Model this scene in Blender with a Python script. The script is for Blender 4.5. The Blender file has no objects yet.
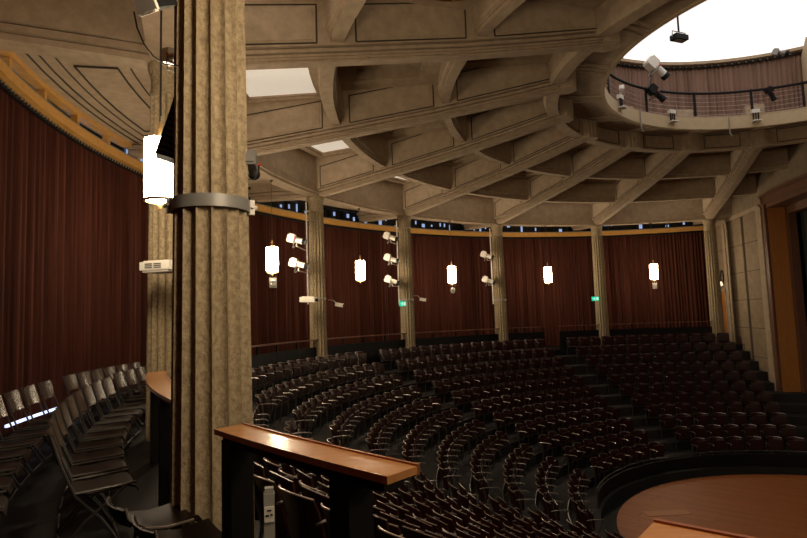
import bpy, math, random
from mathutils import Vector, Matrix, Quaternion
SC = bpy.context.scene
COL = SC.collection
random.seed(7)
# ---------------------------------------------------------------- camera, world, exposure
EYE = 1.65
PITCH, ROLL, FPX = 0.0858, 0.033, 573.3
cam_d = bpy.data.cameras.new('camera')
cam = bpy.data.objects.new('camera', cam_d); COL.objects.link(cam)
cam_d.sensor_width = 36.0; cam_d.sensor_fit = 'HORIZONTAL'
cam_d.lens = FPX * 36.0 / 807.0
cam_d.clip_start = 0.05; cam_d.clip_end = 200
_r = Vector((1, 0, 0)); _u = Vector((0, -math.sin(PITCH), math.cos(PITCH))); _d = Vector((0, math.cos(PITCH), math.sin(PITCH)))
_R = _r * math.cos(ROLL) - _u * math.sin(ROLL); _U = _r * math.sin(ROLL) + _u * math.cos(ROLL)
cam.matrix_world = Matrix(((_R.x, _U.x, -_d.x, 0), (_R.y, _U.y, -_d.y, 0), (_R.z, _U.z, -_d.z, EYE), (0, 0, 0, 1)))
SC.camera = cam
w = bpy.data.worlds.new('world'); SC.world = w; w.use_nodes = True
w.node_tree.nodes['Background'].inputs[0].default_value = (0.004, 0.0045, 0.006, 1)
w.node_tree.nodes['Background'].inputs[1].default_value = 1.0
vs = SC.view_settings
vs.view_transform = 'Standard'; vs.look = 'None'; vs.gamma = 1.0; vs.use_curve_mapping = False
vs.exposure = 0.0
SC.cycles.use_denoising = True
SC.cycles.max_bounces = 6
SC.cycles.sample_clamp_indirect = 3.0
SC.cycles.caustics_reflective = False; SC.cycles.caustics_refractive = False
LAMP_POWER = 72.0      # radiance of the opal lamp shades
DOME_POWER = 1.1       # radiance of the daylit roof light
# ---------------------------------------------------------------- polar frame of the round hall
CX, CY = 10.0516, 12.5768
TH0, DTH = 3.7734, 0.3564
def ang(i): return TH0 - i * DTH
def P(r, i, z):
    a = ang(i); return Vector((CX + r * math.cos(a), CY + r * math.sin(a), z + EYE))
def di(m, r): return m / r / DTH            # metres along the arc -> bay units
def frame(r, i, z):
    """matrix: local x = along arc (clockwise, growing index), y = outward, z = up"""
    a = ang(i); o = Vector((math.cos(a), math.sin(a), 0)); t = Vector((math.sin(a), -math.cos(a), 0))
    p = P(r, i, z)
    return Matrix(((t.x, o.x, 0, p.x), (t.y, o.y, 0, p.y), (0, 0, 1, p.z), (0, 0, 0, 1)))
def axes(p, d, up=Vector((0, 0, 1))):
    d = Vector(d).normalized(); x = d.cross(up).normalized(); z = x.cross(d).normalized()
    return Matrix(((x.x, d.x, z.x, p.x), (x.y, d.y, z.y, p.y), (x.z, d.z, z.z, p.z), (0, 0, 0, 1)))
# ---------------------------------------------------------------- materials
def mat(name, col, rough=0.6, metal=0.0, noise=None, bump=None, emit=None, spec=0.5, coat=0.0, col2=None, scale=4.0, detail=6.0, stretch=None):
    m = bpy.data.materials.new(name); m.use_nodes = True
    nt = m.node_tree; b = nt.nodes['Principled BSDF']
    b.inputs['Base Color'].default_value = (*col, 1); b.inputs['Roughness'].default_value = rough
    b.inputs['Metallic'].default_value = metal; b.inputs['Specular IOR Level'].default_value = spec
    if coat: b.inputs['Coat Weight'].default_value = coat; b.inputs['Coat Roughness'].default_value = 0.15
    if emit:
        b.inputs['Emission Color'].default_value = (*emit[0], 1); b.inputs['Emission Strength'].default_value = emit[1]
    if col2 or bump:
        tc = nt.nodes.new('ShaderNodeTexCoord'); mp = nt.nodes.new('ShaderNodeMapping')
        nt.links.new(tc.outputs['Object'], mp.inputs[0])
        if stretch: mp.inputs['Scale'].default_value = stretch
        n = nt.nodes.new('ShaderNodeTexNoise'); n.inputs['Scale'].default_value = scale; n.inputs['Detail'].default_value = detail
        n.inputs['Roughness'].default_value = 0.65
        nt.links.new(mp.outputs[0], n.inputs['Vector'])
    if col2:
        rp = nt.nodes.new('ShaderNodeValToRGB'); rp.color_ramp.elements[0].color = (*col, 1); rp.color_ramp.elements[1].color = (*col2, 1)
        rp.color_ramp.elements[0].position = 0.33; rp.color_ramp.elements[1].position = 0.67
        nt.links.new(n.outputs['Fac'], rp.inputs[0]); nt.links.new(rp.outputs[0], b.inputs['Base Color'])
    if bump:
        n2 = nt.nodes.new('ShaderNodeTexNoise'); n2.inputs['Scale'].default_value = bump[1]; n2.inputs['Detail'].default_value = 3
        nt.links.new(mp.outputs[0], n2.inputs['Vector'])
        bp = nt.nodes.new('ShaderNodeBump'); bp.inputs['Strength'].default_value = bump[0]; bp.inputs['Distance'].default_value = 0.01
        nt.links.new(n2.outputs['Fac'], bp.inputs['Height']); nt.links.new(bp.outputs[0], b.inputs['Normal'])
    return m
M = {}
M['concrete'] = mat('ceiling_concrete', (0.33, 0.247, 0.168), 0.85, col2=(0.45, 0.343, 0.237), scale=5, detail=10, bump=(0.5, 60))
M['column'] = mat('column_stone', (0.20, 0.147, 0.085), 0.8, col2=(0.42, 0.33, 0.205), scale=26, detail=12, bump=(1.0, 60), stretch=(1, 1, 0.8))
M['rim'] = mat('rim_plaster', (0.47, 0.355, 0.215), 0.7, col2=(0.53, 0.41, 0.26), scale=5)
M['wallstone'] = mat('panel_stone', (0.21, 0.150, 0.092), 0.8, col2=(0.29, 0.218, 0.142), scale=3, bump=(0.3, 40))
M['groove_and_shade'] = mat('dark_joint_and_shade', (0.05, 0.037, 0.025), 0.9)  # wall joints, and the painted shadow lines around ceiling panels
M['curtain'] = mat('red_velvet', (0.028, 0.0075, 0.0045), 0.85, col2=(0.078, 0.021, 0.0118), scale=2.0, stretch=(6, 6, 0.2), spec=0.15)
M['ocurtain'] = mat('brown_drape', (0.20, 0.12, 0.09), 0.9, col2=(0.27, 0.17, 0.13), scale=2.0, stretch=(6, 6, 0.2), spec=0.1)
M['scurtain'] = mat('stage_drape', (0.06, 0.064, 0.055), 0.9, spec=0.1)
M['gold'] = mat('golden_wood', (0.48, 0.24, 0.055), 0.45, col2=(0.60, 0.33, 0.09), scale=6, stretch=(1, 1, 5))
M['ledge'] = mat('grey_ledge', (0.22, 0.21, 0.19), 0.6)
M['orange'] = mat('orange_wood', (0.42, 0.155, 0.032), 0.45, col2=(0.50, 0.20, 0.045), scale=4, stretch=(4, 4, 0.5))
M['redwood'] = mat('red_brown_wood', (0.12, 0.050, 0.025), 0.5, col2=(0.17, 0.07, 0.035), scale=4, stretch=(4, 4, .5))
M['desk'] = mat('desk_veneer', (0.52, 0.22, 0.075), 0.34, col2=(0.64, 0.30, 0.11), scale=3, stretch=(1, 9, 1), coat=0.5)
M['deskedge'] = mat('desk_edge', (0.30, 0.09, 0.03), 0.4)
M['black'] = mat('black_paint', (0.008, 0.008, 0.009), 0.6, spec=.2)
M['darkpanel'] = mat('dark_panel', (0.007, 0.006, 0.006), 0.6, spec=.2)
M['seatwood'] = mat('seat_plywood', (0.024, 0.0062, 0.0045), 0.34, spec=.3, col2=(0.036, 0.0095, 0.0065), scale=5, stretch=(3, 3, 1))
M['chairwood'] = mat('chair_plywood', (0.042, 0.027, 0.020), 0.26, col2=(0.056, 0.036, 0.027), scale=4, stretch=(6, 6, .8))
M['chairseat'] = mat('chair_seat_wood', (0.009, 0.0038, 0.003), 0.5, spec=.18, col2=(0.014, 0.006, 0.0045), scale=5)
M['armsteel'] = mat('arm_steel', (0.26, 0.235, 0.22), 0.3, metal=0.9)
M['steel'] = mat('worn_steel', (0.55, 0.50, 0.46), 0.35, metal=0.9)
M['darksteel'] = mat('dark_steel', (0.10, 0.095, 0.09), 0.4, metal=0.7)
M['grey'] = mat('grey_metal', (0.23, 0.22, 0.21), 0.45, metal=0.2)
M['white'] = mat('white_paint', (0.72, 0.68, 0.62), 0.45)
M['greyplastic'] = mat('grey_plastic', (0.30, 0.28, 0.25), 0.5)
M['floor'] = mat('grey_floor', (0.007, 0.007, 0.007), 0.55, spec=.2, col2=(0.010, 0.0098, 0.0098), scale=3)
M['tier'] = mat('tier_floor', (0.022, 0.019, 0.0175), 0.7, spec=.15, col2=(0.031, 0.027, 0.025), scale=3)
M['lamp'] = mat('opal_glass_lit', (0.9, 0.85, 0.75), 0.4, emit=((1.0, 0.80, 0.54), LAMP_POWER))
M['brass'] = mat('brass', (0.65, 0.42, 0.18), 0.35, metal=0.9)
M['glass'] = mat('dark_pane', (0.02, 0.022, 0.028), 0.15)
M['daypane'] = mat('daylit_pane', (0.1, 0.12, 0.15), 0.3, emit=((0.38, 0.52, 0.85), 0.75))
M['dome'] = mat('roof_light', (0.8, 0.8, 0.78), 0.8, emit=((1.0, 0.955, 0.91), DOME_POWER))
M['sky'] = mat('ceiling_light_panel', (0.7, 0.66, 0.6), 0.8, emit=((1.0, 0.88, 0.74), 0.42))
M['green'] = mat('exit_green', (0.0, 0.35, 0.2), 0.5, emit=((0.0, 0.62, 0.33), 0.8))
M['exitwhite'] = mat('exit_white', (0.8, 0.9, 0.85), 0.5, emit=((0.55, 1.0, 0.8), 1.0))
M['daylight_strip'] = mat('cold_strip', (0.7, 0.75, 0.9), 0.5, emit=((0.62, 0.70, 1.0), 1.5))
M['lens'] = mat('lens', (0.01, 0.01, 0.012), 0.1)
M['red'] = mat('red_knob', (0.5, 0.02, 0.02), 0.5)
# parquet of the stage
def parquet():
    m = bpy.data.materials.new('stage_parquet'); m.use_nodes = True; nt = m.node_tree; b = nt.nodes['Principled BSDF']
    tc = nt.nodes.new('ShaderNodeTexCoord'); mp = nt.nodes.new('ShaderNodeMapping'); mp.inputs['Rotation'].default_value = (0, 0, 0.72)
    nt.links.new(tc.outputs['Object'], mp.inputs[0])
    br = nt.nodes.new('ShaderNodeTexBrick'); br.inputs['Scale'].default_value = 1.0; br.inputs['Brick Width'].default_value = 1.6; br.inputs['Row Height'].default_value = 0.12
    br.inputs['Mortar Size'].default_value = 0.004
    br.inputs['Color1'].default_value = (0.26, 0.072, 0.012, 1); br.inputs['Color2'].default_value = (0.34, 0.10, 0.018, 1); br.inputs['Mortar'].default_value = (0.07, 0.02, 0.006, 1)
    nt.links.new(mp.outputs[0], br.inputs[0]); nt.links.new(br.outputs[0], b.inputs['Base Color'])
    b.inputs['Roughness'].default_value = 0.5
    return m
M['parquet'] = parquet()
# ---------------------------------------------------------------- mesh helpers
class MB:
    def __init__(s): s.v = []; s.f = []
    def add(s, vs, fs):
        o = len(s.v); s.v += [tuple(x) for x in vs]; s.f += [tuple(o + k for k in f) for f in fs]
    def box(s, c, d, m=None):
        x, y, z = c; a, b, h = d[0] / 2, d[1] / 2, d[2] / 2
        vs = [Vector((x + i * a, y + j * b, z + k * h)) for k in (-1, 1) for j in (-1, 1) for i in (-1, 1)]
        if m is not None: vs = [m @ v for v in vs]
        s.add(vs, [(0, 2, 3, 1), (4, 5, 7, 6), (0, 1, 5, 4), (2, 6, 7, 3), (0, 4, 6, 2), (1, 3, 7, 5)])
    def tube(s, pts, r, n=8, m=None, caps=True):
        pts = [Vector(p) for p in pts]
        if m is not None: pts = [m @ p for p in pts]
        vs = []; N = len(pts)
        rs = r if isinstance(r, (list, tuple)) else [r] * N
        ref = None
        for k, p in enumerate(pts):
            t = (pts[min(k + 1, N - 1)] - pts[max(k - 1, 0)]).normalized()
            if ref is None: ref = Vector((0, 0, 1)) if abs(t.z) < 0.9 else Vector((1, 0, 0))
            a = t.cross(ref).normalized(); b = t.cross(a).normalized()
            for q in range(n):
                g = 2 * math.pi * q / n; vs.append(p + (a * math.cos(g) + b * math.sin(g)) * rs[k])
        fs = []
        for k in range(N - 1):
            for q in range(n): fs.append((k * n + q, k * n + (q + 1) % n, (k + 1) * n + (q + 1) % n, (k + 1) * n + q))
        if caps: fs += [tuple(range(n))[::-1], tuple((N - 1) * n + q for q in range(n))]
        s.add(vs, fs)
    def lathe(s, prof, n=24, m=None, closed=False):
        vs = []; fs = []
        for (r, z) in prof:
            for q in range(n):
                g = 2 * math.pi * q / n; v = Vector((r * math.cos(g), r * math.sin(g), z)); vs.append(m @ v if m is not None else v)
        K = len(prof)
        for k in range(K - 1 if not closed else K):
            k2 = (k + 1) % K
            for q in range(n): fs.append((k * n + q, k * n + (q + 1) % n, k2 * n + (q + 1) % n, k2 * n + q))
        if not closed: fs += [tuple(range(n))[::-1], tuple((K - 1) * n + q for q in range(n))]
        s.add(vs, fs)
    def sweep(s, secs, caps=True):
        """secs: list of closed sections (same length)"""
        n = len(secs[0]); vs = [p for c in secs for p in c]; fs = []
        for k in range(len(secs) - 1):
            for q in range(n): fs.append((k * n + q, k * n + (q + 1) % n, (k + 1) * n + (q + 1) % n, (k + 1) * n + q))
        if caps: fs += [tuple(range(n))[::-1], tuple((len(secs) - 1) * n + q for q in range(n))]
        s.add(vs, fs)
    def arc(s, sec, i0, i1, per=8, caps=True):
        """sweep a (r, z) section along the hall's circle"""
        n = max(1, int(abs(i1 - i0) * per + 0.999))
        s.sweep([[P(r, i0 + (i1 - i0) * k / n, z) for (r, z) in sec] for k in range(n + 1)], caps)
    def build(s, name, m, parent=None, smooth=False, mats=None):
        me = bpy.data.meshes.new(name); me.from_pydata(s.v, [], s.f); me.validate()
        import bmesh
        bm = bmesh.new(); bm.from_mesh(me); bmesh.ops.recalc_face_normals(bm, faces=bm.faces); bm.to_mesh(me); bm.free()
        me.materials.append(m)
        if smooth:
            me.polygons.foreach_set('use_smooth', [True] * len(me.polygons))
            me.set_sharp_from_angle(angle=math.radians(smooth if smooth > 1 else 40))
        o = bpy.data.objects.new(name, me); COL.objects.link(o)
        if parent is not None: o.parent = parent
        return o
def tag(o, label=None, cat=None, group=None, kind=None):
    if label: o['label'] = label
    if cat: o['category'] = cat
    if group: o['group'] = group
    if kind: o['kind'] = kind
    return o
def empty(name, loc=(0, 0, 0), m=None):
    o = bpy.data.objects.new(name, None); COL.objects.link(o); o.empty_display_size = 0.2
    if m is not None: o.matrix_world = m
    else: o.location = loc
    return o
def rect(r0, r1, z0, z1): return [(r0, z0), (r1, z0), (r1, z1), (r0, z1)]
ORD = ['first', 'second', 'third', 'fourth', 'fifth', 'sixth', 'seventh', 'eighth', 'ninth', 'tenth', 'eleventh', 'twelfth', 'thirteenth', 'fourteenth', 'fifteenth', 'sixteenth', 'seventeenth', 'eighteenth', 'nineteenth', 'twentieth']
ORD += ['twenty-' + o for o in ORD[:9]] + ['thirtieth'] + ['thirty-' + o for o in ORD[:9]] + ['fortieth']
FL = -1.65                                     # gallery floor, relative to the eye
# ================================================================ SETTING
# ---- floors
floor = empty('floor'); tag(floor, kind='structure', label='dark grey gallery floor and stepped seating tiers')
ZS = -3.43 - EYE                               # stage level
PITCHR = 0.745; R0 = 13.63; NROW = 11; RG = 13.95
ARMZ = [-1.28, -1.65, -2.01, -2.36, -2.67, -2.98, -3.28, -3.56, -3.84, -4.11, -4.35]
def zrow(k): return ARMZ[k] - 0.62
mb = MB(); mb.arc(rect(RG, 17.6, FL - 0.4, FL), -3.2, 7.25, per=6); mb.build('gallery_floor', M['floor'], floor)
sec = []; r = RG
for k in range(NROW):
    r2 = R0 - PITCHR * k - 0.42
    sec += [(r, zrow(k)), (r2, zrow(k))]; r = r2
mb = MB(); sec = sec + [(r, ZS - 0.45), (RG, ZS - 0.45)]
mb.arc(sec, -3.2, 7.6, per=10); mb.build('tier_steps', M['tier'], floor)
mb = MB()
for k in range(1, NROW):
    rr = R0 - PITCHR * (k - 1) - 0.42
    mb.arc(rect(rr - 0.005, rr + 0.012, zrow(k - 1) - 0.01, zrow(k - 1) + 0.012), -1.4, 7.1, per=10)
no = mb.build('step_nosing', M['armsteel'], floor)
mb = MB(); mb.lathe([(0.01, ZS - 0.5 + EYE), (6.3, ZS - 0.5 + EYE), (6.3, ZS - 0.15 + EYE), (0.01, ZS - 0.15 + EYE)], 72, Matrix.Translation((CX, CY, 0))); mb.build('pit_floor', M['floor'], floor)
# ---- walls
wr = MB(); wr.arc(rect(17.35, 17.6, FL, 4.9), -3.2, 7.3, per=8); tag(wr.build('wall_rear', M['darkpanel']), kind='structure')
# ---- cornice and clerestory band above the curtain
co = MB(); co.arc([(16.55, 3.90), (16.72, 3.90), (16.72, 4.10), (16.58, 4.10)], -2.6, 7.25, per=8); tag(co.build('trim_1', M['gold'], smooth=30), kind='structure', label='golden wooden cornice running above the red curtain')
co = MB(); co.arc(rect(16.60, 17.0, 4.10, 4.14), -2.6, 7.25, per=8); tag(co.build('trim_2', M['ledge']), kind='structure', label='grey ledge above the golden cornice')
wi = empty('window_1'); tag(wi, kind='structure', label='narrow clerestory windows between the cornice and the ceiling')
mb = MB(); mb.arc(rect(16.62, 16.80, 4.36, 4.48), -2.6, 2.1, per=8)
k = -2.6
while k < 2.2:
    mb.box((0, 0, 0), (0.09, 0.14, 0.26), frame(16.72, k, 4.25)); k += 0.22
mb.build('window_frame', M['gold'], wi)
mb = MB(); mb.arc(rect(16.62, 16.80, 4.57, 4.65), 2.0, 7.25, per=8)
k = 2.2
while k < 7.2:
    mb.box((0, 0, 0), (0.05, 0.10, 0.46), frame(16.72, k, 4.36)); k += 0.12
mb.build('window_frame', M['darkpanel'], wi)
mb = MB(); mb.arc(rect(17.0, 17.02, 4.14, 4.64), -2.6, 7.25, per=8); mb.build('window_pane', M['glass'], wi)
mb = MB(); rnd = random.Random(3); k = 0.0
while k < 7.1:
    dens = 0.85 if k < 2 else (0.75 if k < 5.2 else 0.45)
    if rnd.random() < dens:
        h = 0.20 if k < 2 else rnd.choice((0.10, 0.16, 0.30)); ww = 0.22 if k < 2 else rnd.choice((0.07, 0.10, 0.16))
        mb.box((0, 0, 0), (ww, 0.015, h), frame(16.97, k, (4.245 if k < 2 else 4.36) + (rnd.random() - .5) * ((0.24 if k < 2 else 0.42) - h)))
    k += 0.046 if k < 2 else 0.04 + rnd.random() * 0.05
mb.build('daylit_pane', M['daypane'], wi)
# ---- proscenium wall
WA = Vector((15.0, 26.0, 0)); WD = Vector((-0.167, -0.986, 0)).normalized(); WN = Vector((WD.y, -WD.x, 0))   # WN points into the hall
if WN.x > 0: WN = -WN
WM = Matrix(((WD.x, WN.x, 0, WA.x), (WD.y, WN.y, 0, WA.y), (0, 0, 1, EYE), (0, 0, 0, 1)))  # x = along wall, y = out of the wall
def wbox(mb, t0, t1, y0, y1, z0, z1): mb.box(((t0 + t1) / 2, (y0 + y1) / 2, (z0 + z1) / 2), (t1 - t0, y1 - y0, z1 - z0), WM)
wall = MB()
wbox(wall, -3.4, 3.7, -0.6, 0, ZS - .4, 4.1); wbox(wall, -3.4, 24, -0.6, 0, 4.1, 9.6); wbox(wall, 17, 24, -.6, 0, ZS - .4, 4.1)
w1 = tag(wall.build('wall_stage', M['wallstone']), kind='structure', label='stone panelled wall beside the stage opening')
mb = MB()
for (a, b) in ((-3.2, -1.0), (-0.25, 1.25), (1.5, 2.75)): wbox(mb, a, b, 0, 0.035, -3.4, 3.92)
mb.build('stone_panel', M['wallstone'], w1)
mb = MB()
for z in (2.7, 1.5, 0.3, -0.9, -2.1, -3.2):
    for (a, b) in ((-3.2, -1.0), (-0.25, 1.25), (1.5, 2.75)): wbox(mb, a, b, 0.03, 0.038, z, z + 0.025)
for (a, b) in ((-1.0, -0.93), (-0.62, -0.56), (-0.31, -0.25), (1.27, 1.48), (2.77, 2.86)): wbox(mb, a, b, 0.0, 0.012, -3.4, 3.92)
# stepped joint following the stair
for k in range(8):
    t = -0.1 + k * 0.36; z = -1.35 - k * 0.30
    wbox(mb, t, t + .36, 0.036, 0.045, z, z + .03); wbox(mb, t + .33, t + .36, 0.036, 0.045, z - .3, z)
mb.build('joint', M['groove_and_shade'], w1)
mb = MB()
for (a, b, y) in ((-0.93, -0.62, .07), (-0.56, -0.31, .05), (2.86, 3.1, .08), (3.1, 3.45, .14)): wbox(mb, a, b, 0, y, -3.6, 3.98)
wbox(mb, -3.4, 3.1, 0, 0.10, 3.92, 4.02); wbox(mb, -3.4, 3.1, 0, 0.06, 4.02, 4.10)
mb.build('pilaster', M['concrete'], w1)
# stage opening frame
mb = MB(); wbox(mb, 3.45, 3.72, -0.02, 0.10, ZS - .1, 4.30); wbox(mb, 3.45, 17.3, 0, 0.10, 4.02, 4.30); wbox(mb, 3.45, 17.3, -0.7, 0.04, 3.85, 4.02)
wbox(mb, 3.45, 17.3, 0, 0.16, 4.30, 4.42); wbox(mb, 3.45, 17.3, -0.9, -0.62, 3.55, 3.85)
wbox(mb, 3.7, 4.0, -0.9, -0.62, ZS, 3.85)
tag(mb.build('trim_3', M['redwood']), kind='structure', label='red-brown wooden frame around the stage opening')
mb = MB(); wbox(mb, 3.62, 3.75, -0.62, 0.0, ZS - .1, 3.85)
tag(mb.build('trim_4', M['orange']), kind='structure', label='orange wooden side lining of the stage opening')
mb = MB(); wbox(mb, -3.4, 24, -3.2, -3.0, ZS - .5, 9); wbox(mb, 3.2, 17, -3.1, -.6, ZS - .5, ZS)
tag(mb.build('wall_backstage', M['black']), kind='structure')
# small door beside the last column
mb = MB(); wbox(mb, -1.95, -1.05, -0.01, 0.05, FL - .1, 0.75)
d1 = tag(mb.build('door_1', M['orange']), kind='structure', label='narrow orange-brown door beside the last column')
mb = MB(); wbox(mb, -2.1, -1.95, 0, .1, FL, .9); wbox(mb, -1.05, -.95, 0, .1, FL, .9); wbox(mb, -2.1, -.95, 0, .1, .75, .9); mb.build('door_frame', M['concrete'], d1)
# dark stair flank along the stage wall
mb = MB()
for k in range(14):
    t = -1.6 + k * 0.52; z = FL - 0.05 - 0.415 * 0.52 * k * 1.08
    wbox(mb, t, t + .52, 0.04, 0.95, ZS - .4, z)
sw_ = mb.build('stair_wall', M['darkpanel'])
mb = MB()
for k in range(6, 14):
    t = -1.6 + k * 0.52; z = FL - 0.05 - 0.415 * 0.52 * k * 1.08
    wbox(mb, t + .48, t + .525, 0.35, 0.95, z - .012, z + .006)
mb.build('stair_nosing', M['white'], sw_)
tag(sw_, 'dark stepped flank of the side stair along the stage wall', 'stair')
# ---- ceiling
ceil = empty('ceiling'); tag(ceil, kind='structure', label='coffered concrete ceiling with radial and ring ribs')
SP = [(14.25, 4.03), (13.6, 4.09), (11.3, 4.39), (9.2, 4.68), (7.7, 4.93), (6.25, 5.20)]
def soff(r):
    for (a, za), (b, zb) in zip(SP, SP[1:]):
        if r >= b: return za + (zb - za) * (a - r) / (a - b)
    return SP[-1][1]
_h = [(.11, 0), (.11, .03), (.15, .03), (.15, .065), (.19, .065), (.19, .10), (.15, .10), (.15, .125), (.225, .125), (.225, .18), (.18, .18), (.18, .205), (.28, .205), (.28, 1.5)]
RIBSEC = _h + [(-x, z) for (x, z) in _h[::-1]]
RIBS = list(range(-3, 9))
for i in RIBS:
    mb = MB(); jb = MB(); secs = []
    for (r, z) in SP:
        F = frame(r, i, z); secs.append([F @ Vector((x, 0, h)) for (x, h) in RIBSEC])
    mb.sweep(secs)
    # raised panels on the sides of the rib
    for (ra, rb) in ((13.75, 11.95), (11.15, 9.3), (8.6, 6.6)):
        for sgn in (-1, 1):
            pts = []
            for (rr, h) in ((ra, .30), (rb, .30), (rb, .30 + .55), (ra, .30 + .55)):
                pts.append(frame(rr, i, soff(rr)) @ Vector((sgn * .295, 0, h)))
            q = [frame(rr, i, soff(rr)) @ Vector((sgn * .27, 0, h)) for (rr, h) in ((ra, .30), (rb, .30), (rb, .85), (ra, .85))]
            mb.sweep([q, pts])
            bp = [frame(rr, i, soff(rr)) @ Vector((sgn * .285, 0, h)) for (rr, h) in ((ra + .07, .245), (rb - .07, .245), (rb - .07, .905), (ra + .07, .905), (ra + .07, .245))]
            for u, v in zip(bp, bp[1:]): jb.tube([u, v], .014, 4)  # dark tubes paint the moulding's shadow lines around each rib panel
    rb_ = mb.build('radial_rib', M['concrete'], ceil); jb.build('panel_shadow_line', M['groove_and_shade'], rb_)
def ringsec(r, w, z, top):
    a = w / 2
    return [(r - a, z), (r + a, z), (r + a, z + .08), (r + a + .035, z + .08), (r + a + .035, z + .16), (r + a + .07, z + .18), (r + a + .07, top), (r - a - .07, top), (r - a - .07, z + .18), (r - a - .035, z + .16), (r - a - .035, z + .08), (r - a, z + .08)]
I0, I1 = -3.4, 8.6
CZ = [(14.0, 11.55, 5.36), (11.55, 8.95, 5.72), (8.95, 6.25, 6.05)]
for (r, w_) in ((11.55, .22), (8.95, .20)):
    z = soff(r); mb = MB(); mb.arc(ringsec(r, w_, z + .25, 6.2), I0, I1, per=8); mb.build('ring_rib', M['concrete'], ceil)
mb = MB(); mb.arc([(13.98, 4.06), (14.42, 4.06), (14.42, 5.2), (14.42, 6.2), (13.98, 6.2), (13.98, 4.22), (13.94, 4.22), (13.94, 4.14), (13.98, 4.14)], I0, I1, per=8); mb.build('outer_ring_beam', M['concrete'], ceil)
mb = MB(); mb.arc([(6.20, 5.27), (6.50, 5.27), (6.55, 5.4), (6.55, 6.2), (6.20, 6.2)], I0, I1, per=10); mb.build('inner_ring_beam', M['concrete'], ceil)
# panels on the inner ring and the rib ends
for i in RIBS:
    mb = MB(); h = di(.60, 6.2); mb.arc([(6.165, 5.37), (6.23, 5.37), (6.23, 5.72), (6.165, 5.72)], i + h, i + 1 - h, per=8); rp_ = mb.build('ring_panel', M['concrete'], ceil)
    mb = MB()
    for zz in (5.33, 5.755): mb.tube([P(6.19, i + h * .9 + (1 - 1.8 * h) * q / 6, zz) for q in range(7)], .014, 4)  # shadow lines framing the ring panel, painted as dark tubes
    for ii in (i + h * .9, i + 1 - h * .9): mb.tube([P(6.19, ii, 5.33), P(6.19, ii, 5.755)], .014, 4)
    mb.build('panel_shadow_line', M['groove_and_shade'], rp_)
    mb = MB()
    mb.box((0, 0, .28), (.50, .30, .58), frame(6.15, i, 5.22)); mb.box((0, -.06, .28), (.34, .30, .58), frame(6.15, i, 5.21)); mb.box((0, -.11, .28), (.16, .30, .58), frame(6.15, i, 5.20))
    secs = []
    for x in (-.17, 0, .17):
        pass
    for x in (-.2, 0, .2):
        a = frame(6.1, i, 5.79); b = frame(5.13, i, 5.64)
        s1 = [a @ Vector((x + q, 0, h)) for (q, h) in ((-.05, -.05), (.05, -.05), (.05, .05), (-.05, .05))]
        s2 = [b @ Vector((x + q, 0, h)) for (q, h) in ((-.05, -.05), (.05, -.05), (.05, .05), (-.05, .05))]
        mb.sweep([s1, s2])
    mb.build('rib_end', M['concrete'], ceil)
# sloping lip and light rim of the opening
mb = MB(); mb.arc([(5.10, 5.62), (6.25, 5.80), (6.25, 6.02), (5.10, 5.90)], I0, I1, per=14); mb.build('opening_lip', M['concrete'], ceil)
mb = MB(); mb.arc([(5.04, 5.60), (5.14, 5.60), (5.14, 5.96), (5.04, 5.96)], I0, I1, per=14, caps=True); mb.build('opening_rim', M['rim'], ceil, smooth=30)
# coffers
for i in range(-3, 8):
    for j, (ra, rb, zc) in enumerate(CZ):
        mb = MB()
        ga, gb = ra - .15, rb + .15
        n = 6
        def ringpts(r, m, z): 
            h = di(m, r); return [P(r, i + h + (1 - 2 * h) * q / n, z) for q in range(n + 1)]
        lv = [(0.0, .24, zc - .10), (.20, .40, zc - .10), (.20, .40, zc - .04), (.26, .46, zc - .04), (.26, .46, zc)] if j == 0 else [(0.0, .24, zc - .28), (.34, .60, zc - .28), (.34, .60, zc - .20), (.42, .68, zc - .20), (.42, .68, zc)]
        loops = [ringpts(ga - e, m_, z) + ringpts(gb + e, m_, z)[::-1] for (e, m_, z) in lv]
        N_ = len(loops[0])
        vs_ = [p for L in loops for p in L]; fs_ = []
        for k in range(len(loops) - 1):
            for q in range(N_): fs_.append((k * N_ + q, k * N_ + (q + 1) % N_, (k + 1) * N_ + (q + 1) % N_, (k + 1) * N_ + q))
        mb.add(vs_, fs_)
        base = (len(loops) - 1) * N_
        top = loops[-1]; mb2 = MB(); A_ = top[:n + 1]; B_ = top[n + 1:][::-1]
        mb2.add(A_ + B_, [(q, q + 1, n + 1 + q + 1, n + 1 + q) for q in range(n)])
        mb.build('coffer_frame', M['concrete'], ceil)
        lit = (j == 0)
        mb2.build('ceiling_light_panel' if lit else 'coffer_panel', M['sky'] if lit else M['concrete'], ceil)
# aisle ceiling (outside the columns)
mb = MB(); mb.arc(rect(14.4, 17.6, 4.46, 4.6), 1.0, 2.0, per=8); mb.arc(rect(14.4, 17.6, 4.64, 4.75), 2.0, 7.3, per=8); mb.arc(rect(14.4, 17.6, 5.25, 5.4), -3.2, 1.0, per=8)
mb.arc(rect(16.55, 17.6, 4.46, 5.3), -3.2, 1.0, per=8)
mb.build('aisle_ceiling', M['concrete'], ceil)
mb = MB()
for i in range(1, 2):
    for (a, b, ia, ib) in ((14.95, 16.05, .14, .86), (15.15, 15.85, .20, .80)):
        e = .03; z = 4.44 if a < 15 else 4.42
        n = 8
        for (r0, r1, j0, j1) in ((a, a + .018, ia, ib), (b - .018, b, ia, ib)): mb.arc(rect(r0, r1, z, z + .03), i + j0, i + j1, per=8)
        for jj in (ia, ib): mb.box((0, 0, 0), (.018, b - a, .03), frame((a + b) / 2, i + jj, z + .015))
mb.arc(rect(16.25, 16.265, 4.43, 4.47), 1.0, 2.0, per=8); mb.arc(rect(16.42, 16.435, 4.43, 4.47), 1.0, 2.0, per=8)
mb.build('ceiling_moulding', M['groove_and_shade'], ceil)
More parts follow.
